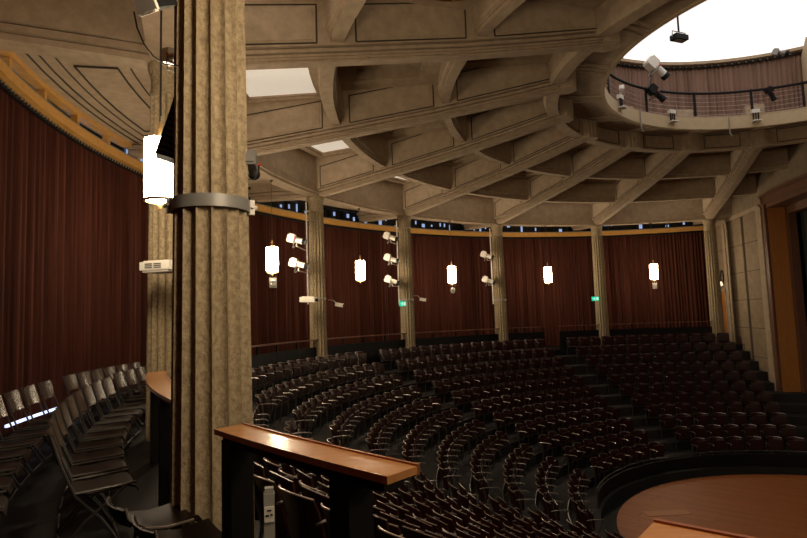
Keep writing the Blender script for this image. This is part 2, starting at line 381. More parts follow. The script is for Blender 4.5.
_h = [(.20, 0), (.20, .10), (.15, .10), (.15, .12), (.26, .12), (.26, .22), (.19, .22), (.19, .245), (.33, .245), (.33, 1.2)]
AB = _h + [(-x, z) for (x, z) in _h[::-1]]
for i in range(-2, 8):
    mb = MB(); secs = []
    for (r, z) in ((14.1, 4.03), (14.9, 4.09), (16.75, 4.22)):
        wd = 1.0 if r > 14.5 else .9
        F = frame(r, i, z); secs.append([F @ Vector((x * wd, 0, h)) for (x, h) in AB])
    mb.sweep(secs); mb.build('aisle_beam', M['concrete'], ceil)
# upper drum: ring floor, wall and roof light
mb = MB(); mb.arc(rect(5.14, 7.4, 5.97, 6.05), I0, I1, per=10); mb.arc(rect(7.25, 7.4, 6.0, 9.2), I0, I1, per=10)
mb.arc(rect(6.6, 7.4, 8.42, 8.52), I0, I1, per=12); mb.build('upper_gallery', M['concrete'], ceil)
mb = MB(); mb.lathe([(0.01, 8.75 + EYE), (7.5, 8.60 + EYE)], 64, Matrix.Translation((CX, CY, 0)))
mb.build('roof_light_panel', M['dome'], ceil)
# closing slab over the coffers so no light leaks in
mb = MB(); mb.arc(rect(7.3, 14.4, 6.22, 6.4), I0, I1, per=6); mb.arc(rect(14.3, 17.8, 5.6, 5.8), I0, I1, per=6); mb.build('roof_slab', M['concrete'], ceil)
# ================================================================ COLUMNS
NF = 16
def column_mesh(ztop):
    mb = MB(); secs = []; per = 8
    H0, H1 = FL, ztop
    def R(z): return .290 - (.290 - .238) * ((z - H0) / (H1 - H0)) ** 0.9
    zs = [H0, H0 + .04, H0 + .5, 0, 1.5, 3.0, H1 - .62, H1 - .52, H1 - .5]
    for z in zs:
        sec = []; r = R(z)
        for k in range(NF * per):
            u = (k % per) / per
            d = 1 - (2 * u - 1) ** 2          # 0 at arris, 1 at flute centre
            fl = 0.046 * (d ** 0.6)
            if z >= H1 - .5 or z <= H0 + .04: fl *= .15
            g = 2 * math.pi * k / (NF * per)
            sec.append(Vector(((r - fl) * math.cos(g), (r - fl) * math.sin(g), z)))
        secs.append(sec)
    mb.sweep(secs)
    cap = MB(); t = H1
    cap.lathe([(.235, t - .50), (.252, t - .49), (.252, t - .42), (.236, t - .41), (.236, t - .22), (.25, t - .20), (.25, t - .15), (.27, t - .12), (.285, t - .06), (.285, t)], 36)
    return mb, cap
shaft_mb, cap_mb = column_mesh(4.05)
where = {0: 'massive fluted stone column nearest the camera, filling the left foreground', 1: 'fluted stone column behind the near one, carrying the white projector box',
         2: 'fluted stone column hidden behind the near foreground column', 3: 'fluted stone column with a white projector and two spotlights',
         4: 'fluted stone column with three spotlights and a green sign', 5: 'fluted stone column with two spotlights, right of the three-spotlight one',
         6: 'plain fluted stone column just right of the lone green exit sign', 7: 'fluted stone column at the far right beside the stone wall'}
sh0 = cp0 = None
for i in range(0, 8):
    e = empty('column', m=Matrix.Translation(P(14.2, i, 0) - Vector((0, 0, 0))) @ Matrix.Rotation(ang(i) + 0.08, 4, 'Z'))
    tag(e, where[i], 'column', 'fluted columns around the hall')
    if sh0 is None:
        sh0 = shaft_mb.build('shaft', M['column'], e, smooth=30); cp0 = cap_mb.build('capital', M['column'], e, smooth=30)
    else:
        for o in (sh0, cp0):
            c = o.copy(); COL.objects.link(c); c.parent = e
# ================================================================ CURTAINS
def pleats(r, i0, i1, z0, z1, amp, wl, seed, jitter=.35):
    rnd = random.Random(seed); L = abs(i1 - i0) * DTH * r; n = int(L / wl)
    xs = []; x = 0; sec = []
    for k in range(n):
        ww = wl * (1 + (rnd.random() - .5) * jitter * 2); aa = amp * (.6 + .8 * rnd.random())
        for q in range(6):
            sec.append((x + ww * q / 6, aa * math.cos(2 * math.pi * q / 6)))
        x += ww
    sc = L / x; rows = [(z0, 1.15), ((z0 + z1) / 2, 1.0), (z1 - .15, .85), (z1, .7)]
    mb = MB(); vs_ = []
    for (z, am) in rows:
        for (xx, yy) in sec: vs_.append(P(r + yy * am, i0 + di(xx * sc, r) * (1 if i1 > i0 else -1), z))
    N_ = len(sec); fs_ = [(k * N_ + q, k * N_ + q + 1, (k + 1) * N_ + q + 1, (k + 1) * N_ + q) for k in range(len(rows) - 1) for q in range(N_ - 1)]
    mb.add(vs_, fs_); return mb
c1 = pleats(16.8, -2.4, 7.25, FL + .03, 3.86, .055, .17, 11).build('curtain', M['curtain'], smooth=80)
tag(c1, 'long dark red pleated velvet curtain hanging along the round rear wall', 'curtain')
mb = MB(); mb.arc(rect(16.66, 16.72, 3.80, 3.86), -2.4, 7.25, per=8); mb.build('curtain_track', M['darkpanel'], c1)
def hooks(par, r, z, ks, d, m):
    mb = MB(); mb.box((0, 0, 0), d); h0 = mb.build('curtain_hook', m, par); h0.matrix_local = frame(r, ks[0], z)
    for k in ks[1:]:
        h = h0.copy(); COL.objects.link(h); h.parent = par; h.matrix_local = frame(r, k, z)
hooks(c1, 16.63, 3.84, [.3 + .02 * q for q in range(96)], (.03, .02, .05), M['steel'])
c2 = pleats(6.85, 3.2, 7.8, 6.1, 8.36, .035, .13, 12).build('curtain', M['ocurtain'], smooth=80)
tag(c2, 'brown pleated drape around the round ceiling opening behind the railing', 'curtain')
mb = MB(); mb.arc(rect(6.74, 6.78, 8.33, 8.37), 3.2, 7.8, per=10); mb.build('curtain_track', M['black'], c2)
hooks(c2, 6.71, 8.38, [3.3 + .09 * q for q in range(48)], (.05, .03, .07), M['darksteel'])
# dark stage curtain
mb = MB(); sec = []; rnd = random.Random(4); x = 3.9
while x < 12: sec.append((x, -1.15 + .07 * math.cos(x * 2 * math.pi / .28) + .02 * rnd.random())); x += .045
vs_ = [WM @ Vector((x, y, z)) for z in (ZS + .02, 2.4, 3.9) for (x, y) in sec]; N_ = len(sec)
mb.add(vs_, [(k * N_ + q, k * N_ + q + 1, (k + 1) * N_ + q + 1, (k + 1) * N_ + q) for k in range(2) for q in range(N_ - 1)])
M['scurtain2'] = M['scurtain']
cc = tag(mb.build('curtain', M['scurtain'], smooth=80), 'dark grey-green curtain hanging in the stage opening at the right edge', 'curtain')
mb = MB(); wbox(mb, 4.5, 12, -1.0, -.96, ZS + .01, 2.1); tag(mb.build('stage_screen', M['black']), 'tall black panel standing before the stage curtain at right edge', 'panel')
# ================================================================ STAGE
st = empty('stage_platform', (CX, CY, ZS + EYE - .15)); tag(st, 'round orange-brown wooden stage platform at the bottom of the tiers', 'stage')
mb = MB(); mb.lathe([(0.01, 0), (5.36, 0), (5.36, .12), (5.40, .12), (5.40, .15), (0.01, .15)], 96); mb.build('stage_floor', M['parquet'], st)
M['hatch'] = mat('hatch_wood', (0.38, 0.14, 0.045), 0.5)
mb = MB(); mb.box((0, 0, .153), (1.1, .36, .008), Matrix.Translation((-3.65, 2.3, 0)) @ Matrix.Rotation(.05, 4, 'Z')); mb.build('floor_hatch', M['hatch'], st)
mb = MB()
for q in range(14):
    g = 2.3 + q * .09; mb.box((4.9 * math.cos(g), 4.9 * math.sin(g), .152), (.05, .05, .006))
mb.build('floor_socket', M['darksteel'], st)
# barrier in front of the first row
fb = empty('barrier', P(5.95, 5, ZS)); tag(fb, 'low dark barrier between the front seat row and the stage', 'barrier'); 
def under(o, p):
    o.parent = p; o.matrix_parent_inverse = p.matrix_basis.inverted(); return o
mb = MB(); mb.arc(rect(5.83, 5.87, ZS + .15, ZS + .50), 3.0, 7.4, per=10); under(mb.build('barrier_panel', M['darkpanel']), fb)
mb = MB(); mb.tube([P(5.85, 3.0 + q * .1, ZS + .60) for q in range(45)], .014, 6); under(mb.build('top_rail', M['darksteel']), fb)
for q in range(9):
    mb = MB(); mb.tube([P(5.85, 3.0 + q * .54, ZS + .1), P(5.85, 3.0 + q * .54, ZS + .60)], .018, 6); under(mb.build('post', M['darksteel']), fb)
# ================================================================ AUDITORIUM SEATS
def seat_parts():
    """local: x along arc, y outward (back of seat), z up from the tier floor"""
    back = MB(); n = 8; rows = [(.34, .10), (.5, .13), (.68, .175), (.80, .215)]
    outer = []; 
    def shell(th, dz=0):
        L = []
        for (z, y) in rows:
            for q in range(n + 1):
                u = -1 + 2 * q / n; x = .235 * u
                L.append(Vector((x, y + .085 * (1 - u * u) + th, z + (.0 if z < .75 else -.03 * u * u))))
        return L
    A = shell(0); B = shell(.016); K = len(rows); W = n + 1
    f = []
    for k in range(K - 1):
        for q in range(n):
            a = k * W + q; f.append((a, a + 1, a + 1 + W, a + W)); o = K * W; f.append((o + a, o + a + W, o + a + 1 + W, o + a + 1))
    o = K * W
    for q in range(n): f.append(((K - 1) * W + q, (K - 1) * W + q + 1, o + (K - 1) * W + q + 1, o + (K - 1) * W + q)); f.append((q + 1, q, o + q, o + q + 1))
    for k in range(K - 1):
        f.append((k * W, (k + 1) * W, o + (k + 1) * W, o + k * W)); f.append((k * W + n, o + k * W + n, o + (k + 1) * W + n, (k + 1) * W + n))
    back.add(A + B, f)
    # tipped-up plywood seat
    seat = MB(); prof = [(.09, .40), (.05, .44), (.055, .60), (.075, .74)]
    sec = []
    for (y, z) in prof: sec.append([Vector((-.21, y, z)), Vector((.21, y, z)), Vector((.21, y - .018, z)), Vector((-.21, y - .018, z))])
    seat.sweep(sec)
    arm = MB()
    for x in (-.262,):
        arm.tube([(x, .22, .63), (x, .12, .645), (x, -.12, .645), (x, -.17, .62)], .0105, 6)
    post = MB()
    post.tube([(-.262, .14, 0), (-.262, .10, .30), (-.262, .12, .64)], .016, 5); post.tube([(-.262, -.12, .64), (-.262, -.02, .36)], .012, 5)
    post.tube([(-.262, .12, .38), (.262, .12, .38)], .012, 5)
    edge = MB()
    edge.tube([(.235 * u, .215 + .085 * (1 - u * u) + .008, .803 - .03 * u * u) for u in [-1 + q / 4 for q in range(9)]], .0065, 5)
    return back, seat, arm, post, edge
M['seatedge'] = mat('worn_seat_edge', (0.42, 0.34, 0.29), 0.28, metal=.6)
pm = seat_parts(); pnames = ['backrest', 'seat', 'armrest', 'seat_frame', 'back_rim']; pmat = [M['seatwood'], M['seatwood'], M['armsteel'], M['darksteel'], M['seatedge']]
def proj(p):
    q = p - Vector((0, 0, EYE)); d = q.dot(_d)
    if d < .2: return None
    return 403.5 + FPX * q.dot(_R) / d, 269 - FPX * q.dot(_U) / d, d
blocks = [('', -.5, 1.5, .45, .38), ('', 1.5, 3.5, .38, .4), ('', 3.5, 5.5, .4, .5), ('', 5.5, 7.08, .5, .0)]
cand = []
for bi, (bn, a, b, ma, mb_) in enumerate(blocks):
    for k in range(NROW):
        r = R0 - PITCHR * k; i0 = a + di(ma, r); i1 = b - di(mb_, r)
        if bi == 3: i1 = 7.08 + .02 * k
        L = (i1 - i0) * DTH * r; n = int(L / .545)
        for s in range(n):
            i = i0 + di((s + .5) * L / n, r)
            c = P(r, i, zrow(k) + .7); q = proj(c)
            if q is None or not (-12 < q[0] < 819 and 200 < q[1] < 552): continue
            if 178 < q[0] < 246: continue
            cand.append((q[2], bi, k, s, n, r, i, bn))
cand.sort(key=lambda t: t[0])
near, rest = cand[:298], cand[298:]
print('SEATS', len(cand))
sp = []
rown = lambda k: ORD[k]
def seat_label(bi, k, s, n):
    rw = ORD[k]
    if bi == 0: return f'dark plywood theatre seat, nearest block below the desk, {rw} row down, {ORD[n-1-s]} from aisle'
    if bi == 1: return f'dark plywood theatre seat, curved left block, {rw} row down, {ORD[s]} from left aisle'
    if bi == 2: return f'dark plywood theatre seat, middle block, {rw} row down, {ORD[n-1-s]} from right aisle'
    return f'dark plywood theatre seat, far right block, {rw} row down, {ORD[s]} from its aisle'
for idx, (d, bi, k, s, n, r, i, bn) in enumerate(near):
    e = empty('theatre_seat', m=frame(r, i, zrow(k)))
    if idx == 0:
        for b_, nm, m_ in zip(pm, pnames, pmat):
            sp.append(b_.build(nm, m_, e, smooth=40))
    else:
        for o in sp:
            if o.name.startswith('back_rim') and d > 20: continue
            c = o.copy(); COL.objects.link(c); c.parent = e
    tag(e, seat_label(bi, k, s, n), 'seat', 'tip-up plywood seats in curved rows')
far = empty('theatre_seats'); tag(far, 'farthest rows of dark plywood theatre seats under the far columns', 'seats', 'tip-up plywood seats in curved rows', 'stuff')
for b_, nm, m_ in zip(pm[:4], pnames, pmat):
    g = MB()
    for t in rest:
        F = frame(t[5], t[6], zrow(t[2])); g.add([F @ Vector(v) for v in b_.v], b_.f)
    if rest: 
        o = g.build(nm, m_, far, smooth=40); o['kind'] = 'stuff'
# ================================================================ GALLERY CHAIRS
def chair_parts():
    P_ = {}
    fr = MB()
    for x in (-.235, .235):
        fr.tube([(x, .33, .88), (x, .25, .62), (x, .16, .40), (x, -.02, .2), (x, -.14, 0)], .011, 6)
        fr.tube([(x, -.20, .44), (x, .10, .2), (x, .26, 0)], .011, 6)
        fr.tube([(x, .17, .42), (x, -.26, .44)], .010, 6)
    fr.tube([(-.235, .26, .01), (.235, .26, .01)], .009, 5); fr.tube([(-.235, -.14, .02), (.235, -.14, .02)], .009, 5)
    bk = MB(); secs = []
    for (z, y, c_) in ((.62, .245, .030), (.69, .268, .036), (.78, .296, .036), (.87, .322, .030)):
        A = [Vector((.225 * u, y + c_ * (1 - u * u), z)) for u in (-1, -.6, -.2, .2, .6, 1)]
        B = [v + Vector((0, -.014, .003)) for v in A][::-1]; secs.append(A + B)
    bk.sweep(secs)
    se = MB(); secs = []
    for (y, z) in ((.17, .415), (.05, .405), (-.10, .42), (-.20, .43), (-.255, .41), (-.275, .375)):
        A = [Vector((.225 * u, y, z - .012 * (1 - u * u))) for u in (-1, -.5, 0, .5, 1)]
        B = [v + Vector((0, 0, -.016)) for v in A][::-1]; secs.append(A + B)
    se.sweep(secs)
    return [('chair_frame', fr, M['darksteel']), ('backrest', bk, M['chairwood']), ('seat', se, M['chairseat'])]
cp = chair_parts(); proto = []
def put_chair(r, i, label, grp):
    e = empty('gallery_chair', m=frame(r, i, FL))
    if not proto:
        for nm, b_, m_ in cp: proto.append(b_.build(nm, m_, e, smooth=40))
    else:
        for o in proto:
            c = o.copy(); COL.objects.link(c); c.parent = e
    tag(e, label, 'chair', grp)
st_ = .112
lst = [(.18 + .115 * q) for q in range(9)]
for q, i in enumerate(lst): put_chair(15.68, i, f'brown plywood gallery chair in the back row by the red curtain, near run, {ORD[q]} away', 'linked chairs in the back gallery row')
for q in range(6): put_chair(15.72, 1.30 + q * .1, f'brown plywood gallery chair in the back row by the red curtain, far run, {ORD[q]} away', 'linked chairs in the back gallery row')
for q in range(9): put_chair(14.82, .20 + q * .112, f'brown plywood gallery chair in the front gallery row, middle run, {ORD[q]} away', 'linked chairs in the front gallery row')
def low_seat(x, y, rz, label):
    e = empty('gallery_chair', m=Matrix.Translation((x, y, .0)) @ Matrix.Diagonal((1, 1, 1.3, 1)) @ Matrix.Rotation(rz, 4, 'Z')); tag(e, label, 'chair')
    mb = MB(); secs = []
    for (yy, z) in ((.20, .36), (.12, .325), (0, .31), (-.12, .32), (-.19, .325), (-.215, .30)):
        A = [Vector((.2 * u, yy, z + .02 * u * u)) for u in (-1, -.5, 0, .5, 1)]; secs.append(A + [v + Vector((0, 0, -.016)) for v in A][::-1])
    mb.sweep(secs); mb.build('seat', M['chairseat'], e, smooth=50)
    mb = MB(); secs = []
    for (z, yy) in ((.36, .20), (.40, .225), (.44, .24)):
        A = [Vector((.2 * u, yy + .04 * (1 - u * u), z)) for u in (-1, -.5, 0, .5, 1)]; secs.append(A + [v + Vector((0, .014, 0)) for v in A][::-1])
    mb.sweep(secs); mb.build('backrest', M['chairseat'], e, smooth=50)
    mb = MB(); mb.tube([(-.21, .24, .45), (-.215, .23, .41), (-.215, .17, .35), (-.21, 0, .325), (-.205, -.16, .33)], .007, 6); mb.build('metal_edge', M['seatedge'], e, smooth=60)
    mb = MB()
    for sx in (-.17, .17): mb.tube([(sx, .12, 0), (sx, .08, .31)], .012, 6); mb.tube([(sx, -.12, 0), (sx, -.1, .31)], .012, 6)
    mb.build('chair_frame', M['darksteel'], e)
low_seat(-1.63, 3.80, 2.25, 'low curved dark seat at the bottom edge, left of the foreground column')
low_seat(-1.29, 3.42, 2.25, 'low curved dark seat cut by the bottom edge, hard against the foreground column')
for q in range(4): put_chair(14.94, 1.30 + q * .105, f'brown plywood gallery chair in the front gallery row, far run, {ORD[q]} away', 'linked chairs in the front gallery row')
mb = MB(); mb.arc(rect(16.52, 16.56, -1.44, -1.40), 1.12, 1.56, per=20)  # glowing bar stands in for daylight through the low curtain gap
tag(mb.build('curtain_gap_daylight', M['daylight_strip']), 'strip of cold blue-white daylight low on the curtain behind the chairs', 'light')
# ================================================================ STANDING DESKS ON THE COLUMN RING
def desk(i0, i1, label, sup, ra=14.33, rb=14.50, dz=0, grp='standing desks between the columns'):
    e = empty('standing_desk', P(14.3, (i0 + i1) / 2, FL)); tag(e, label, 'desk', grp)
    mb = MB(); zt = -.585 + dz
    mb.arc([(ra, zt - .03), (rb, zt - .035), (rb, zt - .005), (ra, zt)], i0, i1, per=24); under(mb.build('desk_top', M['desk']), e)
    mb = MB(); mb.arc([(ra - .012, zt - .035), (ra + .004, zt - .035), (ra + .004, zt + .007), (ra - .012, zt + .007)], i0, i1, per=24); under(mb.build('edge_strip', M['deskedge']), e)
    mb = MB(); mb.arc([(ra + .03, zt - .08), (rb - .03, zt - .08), (rb - .03, zt - .033), (ra + .03, zt - .03)], i0 + di(.05, 14), i1 - di(.05, 14), per=24); under(mb.build('desk_underframe', M['darkpanel']), e)
    for s in sup:
        mb = MB(); mb.box((0, 0, 0), (.13, .13, -FL + zt - .06), frame((ra + rb) / 2, s, (FL + zt - .06) / 2)); under(mb.build('desk_leg', M['darkpanel']), e)
    return e
desk(-.462, -.172, 'glossy orange-brown desk top in the foreground right of the near column', (-.195, -.40))
desk(-.98, -.64, 'corner of an orange-brown desk top at the bottom right edge', (-.78,), dz=-.025)
desk(.10, .76, 'curved orange-brown desk top between the near column and the next one', (.30, .68), 14.11, 14.33)
# railings with dark infill farther round
M['railwood'] = mat('rail_wood', (0.14, 0.055, 0.028), 0.45)
rl = {2: 'thin wooden rail on dark panels left of the projector column', 3: 'thin wooden rail on dark panels right of the projector column', 4: 'thin wooden rail on dark panels right of the three-spotlight column',
      5: 'thin wooden rail on dark panels left of the lone exit sign', 6: 'thin wooden rail on dark panels left of the last column'}
for b_, lab in rl.items():
    i0, i1 = b_ + .03, b_ + .97
    if b_ == 5: i0, i1 = 5.04, 5.42
    e = empty('gallery_rail', P(14.2, b_ + .5, FL)); tag(e, lab, 'railing', 'rails between the far columns')
    mb = MB(); mb.arc(rect(14.06, 14.24, -.61, -.575), i0, i1, per=10); under(mb.build('handrail', M['railwood']), e)
    mb = MB(); mb.arc(rect(14.13, 14.17, FL, -.82), i0, i1, per=10); under(mb.build('rail_panel', M['darkpanel']), e)
    for q in range(5):
        mb = MB(); mb.box((0, 0, 0), (.05, .05, -FL - .61), frame(14.15, i0 + (i1 - i0) * q / 4, (FL - .61) / 2)); under(mb.build('post', M['darkpanel']), e)
e = empty('gallery_rail', P(14.2, 5.8, FL)); tag(e, 'short wooden rail on dark panels just left of the plain column', 'railing', 'rails between the far columns')
mb = MB(); mb.arc(rect(14.06, 14.24, -.61, -.575), 5.58, 5.97, per=10); under(mb.build('handrail', M['railwood']), e)
mb = MB(); mb.arc(rect(14.13, 14.17, FL, -.82), 5.58, 5.97, per=10); under(mb.build('rail_panel', M['darkpanel']), e)
# upright row of chairs seen in front of the far rails
put = 0
# power post under the near desk
e = empty('power_post', P(14.2, -.185, FL)); tag(e, 'grey power post with a white socket plate under the foreground desk', 'power post')
F = frame(14.2, -.185, FL); F = Matrix.Translation(F.translation) @ Matrix.Rotation(math.atan2(-P(14.2, -.185, 0).x, P(14.2, -.185, 0).y) , 4, 'Z')
mb = MB(); mb.box((0, 0, .33), (.062, .07, .66), F); mb.box((0, 0, .675), (.05, .05, .03), F); under(mb.build('post_body', M['greyplastic']), e)
mb = MB(); mb.box((0, -.04, .55), (.056, .012, .085), F); under(mb.build('socket_plate', M['white']), e)
mb = MB()
for (x, z, w_, h_) in ((0, .572, .024, .008), (-.012, .545, .018, .010), (.012, .548, .014, .008)): mb.box((x, -.048, z), (w_, .006, h_), F)
under(mb.build('socket', M['black']), e)
# ================================================================ PENDANT LAMPS
lamp_lab = {0: 'large bright cylindrical pendant lamp left of the foreground column', 1: 'bright pendant lamp hidden behind the foreground column', 2: 'bright cylindrical pendant lamp above the C plate, right of the foreground column',
            3: 'bright cylindrical pendant lamp between the projector column and the three-spotlight column', 4: 'bright cylindrical pendant lamp above an oval plate',
            5: 'bright cylindrical pendant lamp left of the plain column, nothing hung beneath', 6: 'bright cylindrical pendant lamp farthest right, above a small square plate', -1: 'pendant lamp over the foreground desk', -2: 'pendant lamp behind the viewer over the desks', -3: 'pendant lamp near the stage behind the viewer'}
lp = []
def pendant(i, zc=1.78):
    e = empty('pendant_lamp', P(14.2, i, zc)); tag(e, lamp_lab[math.floor(i)], 'lamp', 'pendant lamps around the ring')
    if not lp:
        mb = MB(); mb.lathe([(.14, -.345), (.165, -.35), (.168, -.2), (.168, .2), (.165, .34), (.14, .35)], 32); lp.append(mb.build('lamp_shade', M['lamp'], e, smooth=40))
        mb = MB(); mb.lathe([(.150, -.372), (.172, -.372), (.172, -.345), (.150, -.345)], 32, closed=True); lp.append(mb.build('shade_ring', M['brass'], e, smooth=40))
        mb = MB(); mb.lathe([(.008, .35), (.045, .35), (.022, .40), (.024, .52), (.008, .56)], 12); mb.lathe([(.006, -.47), (.02, -.46), (.026, -.41), (.01, -.35)], 12); lp.append(mb.build('lamp_fitting', M['brass'], e, smooth=40))
        mb = MB(); mb.tube([(0, 0, .54), (0, 0, 2.3)], .006, 6); mb.lathe([(.05, 2.26), (.05, 2.29), (.02, 2.22)], 12); lp.append(mb.build('hanging_cord', M['darksteel'], e))
    else:
        for o in lp:
            c = o.copy(); COL.objects.link(c); c.parent = e
    return e
for i in (-.5, .51, 1.5, 2.48, 3.49, 4.5, 5.5, 6.5, -1.5, -2.5): pendant(i)
# plates under three of the lamps
def facecam(p):    # orientation of a plate facing the nave
    return Matrix.Translation(p)
def plate(i, shape, ch, label):
    p = P(14.2, i, 1.12); a = axes(p, Vector((p.x, p.y, 0))); e = empty('hanging_plate', m=a); tag(e, label, 'sign', 'row letter plates under the lamps')
    mb = MB()
    if shape == 'square': mb.box((0, 0, 0), (.20, .03, .28))
    else: mb.lathe([(.01, -.02), (.10, -.02), (.10, .02), (.01, .02)], 20, Matrix.Diagonal((1, 1, 1.35, 1)) @ Matrix.Rotation(math.pi / 2, 4, 'X'))
    mb.build('plate', M['greyplastic'], e)
    mb = MB()
    for x in (-.08, .08): mb.tube([(x, 0, .12), (x, 0, .27)], .004, 4)
    mb.build('hanger', M['darksteel'], e)
    # letter
    mb = MB()
    for y in (-.02,):
        if ch == 'C': pts = [(.052 * math.cos(g), -.024, .075 * math.sin(g)) for g in [math.radians(45 + 270 * q / 10) for q in range(11)]]
        else: pts = [(.042 * math.cos(g), -.024, .06 * math.sin(g)) for g in [math.radians(360 * q / 12) for q in range(13)]]
        mb.tube(pts, .013, 6)
    if ch != 'box': mb.build('plate_letter', M['white'] if ch == 'C' else M['black'], e)
plate(2.485, 'square', 'C', 'grey rectangular plate with a letter C under a pendant lamp')
plate(4.505, 'oval', 'O', 'small oval grey plate with a dark ring under a pendant lamp')
plate(6.50, 'square', 'box', 'small plain grey square plate under the rightmost pendant lamp')
# ================================================================ SPOTLIGHTS, POLES, PROJECTORS
def spotlight(p, d, label, body='white', scale=1.0, arm=None, grp='stage spotlights'):
    e = empty('spotlight', m=axes(p, d)); tag(e, label, 'spotlight', grp)
    s = scale; B = M[body]
    mb = MB(); mb.box((0, -.16 * s, .0), (.20 * s, .20 * s, .24 * s)); mb.box((0, -.16 * s, .135 * s), (.14 * s, .16 * s, .03 * s)); mb.box((0, -.275 * s, 0), (.15 * s, .03 * s, .18 * s)); mb.build('lamp_housing', B, e)
    RX = Matrix.Rotation(-math.pi / 2, 4, 'X')
    mb = MB(); mb.lathe([(.075 * s, -.06 * s), (.085 * s, -.05 * s), (.085 * s, .20 * s), (.075 * s, .21 * s)], 18, RX); mb.build('barrel', B, e, smooth=40)
    mb = MB(); mb.lathe([(.088 * s, .20 * s), (.095 * s, .21 * s), (.095 * s, .30 * s), (.07 * s, .30 * s)], 18, RX); mb.build('lens_hood', M['black'], e, smooth=40)
    mb = MB(); mb.tube([(-.115 * s, -.02 * s, 0), (-.12 * s, -.02 * s, -.14 * s), (-.06 * s, -.03 * s, -.26 * s), (.06 * s, -.03 * s, -.26 * s), (.12 * s, -.02 * s, -.14 * s), (.115 * s, -.02 * s, 0)], .012 * s, 6); mb.build('yoke', M['grey'] if body == 'white' else M['black'], e, smooth=60)
    mb = MB(); mb.tube([(.11 * s, -.02 * s, 0), (.15 * s, -.02 * s, 0)], .02 * s, 8); mb.build('knob', M['red'], e)
    return e
stage_pt = Vector((CX, CY, ZS + EYE + 1.5))
def rig(i, r, zs, z0, z1, collar, words):
    """pole clamped beside column i with fixtures at heights zs"""
    cp_ = P(14.2, i, 0); sd = Vector((cp_.y, -cp_.x, 0)).normalized(); base = cp_ - sd * .31; base.z = EYE
    V = lambda z: base + Vector((0, 0, z))
    e = empty('rigging_pole', V(z0)); tag(e, words + ' vertical grey rigging pole', 'pole', 'rigging poles clamped beside columns')
    mb = MB(); mb.tube([V(z0), V(z1)], .026, 8); under(mb.build('pole', M['white']), e)
    mb = MB(); mb.tube([V(collar) + sd * .09, V(collar)], .03, 8); mb.tube([V(z1 - .3) + sd * .09, V(z1 - .3)], .03, 8); under(mb.build('column_clamp', M['white']), e)
    mb = MB(); F = Matrix.Translation(P(14.2, i, collar)); mb.lathe([(.262, -.03), (.275, -.03), (.275, .03), (.262, .03)], 24, F, closed=True)
    under(mb.build('clamp_band', M['greyplastic']), e)
    for (fi, z) in zs:
        mb = MB(); q = P(14.0, fi, z - .20); mb.tube([V(z - .17), q], .016, 6); mb.tube([q, q + Vector((0, 0, .09))], .014, 6); under(mb.build('bracket', M['white']), e)
rig(3, 14.0, [(2.70, 2.46), (2.72, 1.73)], .55, 3.9, .72, 'left of the projector column,')
rig(4, 14.0, [(3.80, 3.12), (3.80, 2.28), (3.80, 1.44)], .55, 3.9, .72, 'left of the three-spotlight column,')
rig(5, 14.0, [(4.855, 2.62), (4.86, 1.52)], .5, 3.9, .67, 'left of the two-spotlight column,')
names3 = ['upper', 'lower']; 
def aim(i, r, z, ddown=.35):
    p = P(r, i, z); v = Vector((1, -.15, 0)).normalized(); 
    return p, Vector((v.x, v.y, -ddown))
for q, (fi, z) in enumerate(((2.70, 2.46), (2.72, 1.73))):
    p, d = aim(fi, 14.0, z, .30); spotlight(p, d, f'{names3[q]} white spotlight on the projector column pole')
for q, (fi, z) in enumerate(((3.80, 3.12), (3.80, 2.28), (3.80, 1.44))):
    p, d = aim(fi, 14.0, z, .40); spotlight(p, d, f"{['top', 'middle', 'bottom'][q]} white spotlight of the three on one pole")
for q, (fi, z) in enumerate(((4.855, 2.62), (4.86, 1.52))):
    p, d = aim(fi, 14.0, z, .42); spotlight(p, d, f'{names3[q]} white spotlight on the two-spotlight column pole')
# white projector on column 3
p = P(13.9, 2.80, .66); e = empty('projector', m=axes(p, (1, -.1, -.05))); tag(e, 'white projector clamped low on the column, lens to the right', 'projector')
mb = MB(); mb.box((0, -.02, 0), (.30, .46, .15)); mb.box((0, -.02, .085), (.22, .34, .03)); mb.build('projector_body', M['white'], e)
mb = MB(); mb.lathe([(.05, .20), (.055, .27), (.04, .27)], 14, Matrix.Rotation(-math.pi / 2, 4, 'X')); mb.build('lens', M['lens'], e)
def bracket_cam(i, z, label):
    p = P(13.9, i, z); e = empty('mounted_camera', m=axes(p, (1, -.2, -.2))); tag(e, label, 'camera')
    mb = MB(); mb.box((0, 0, 0), (.12, .26, .12)); mb.build('camera_body', M['white'], e)
    mb = MB(); mb.lathe([(.035, .12), (.045, .17), (.02, .17)], 12, Matrix.Rotation(-math.pi / 2, 4, 'X')); mb.build('lens', M['lens'], e)
    mb = MB(); mb.tube([(0, -.08, .02), (0, -.25, .12), (0, -.42, .10)], .018, 6); mb.build('mounting_arm', M['greyplastic'], e)
bracket_cam(3.16, .52, 'small white camera on an arm right of the projector column')
bracket_cam(4.12, .72, 'small white camera on an arm right of the three-spotlight column')
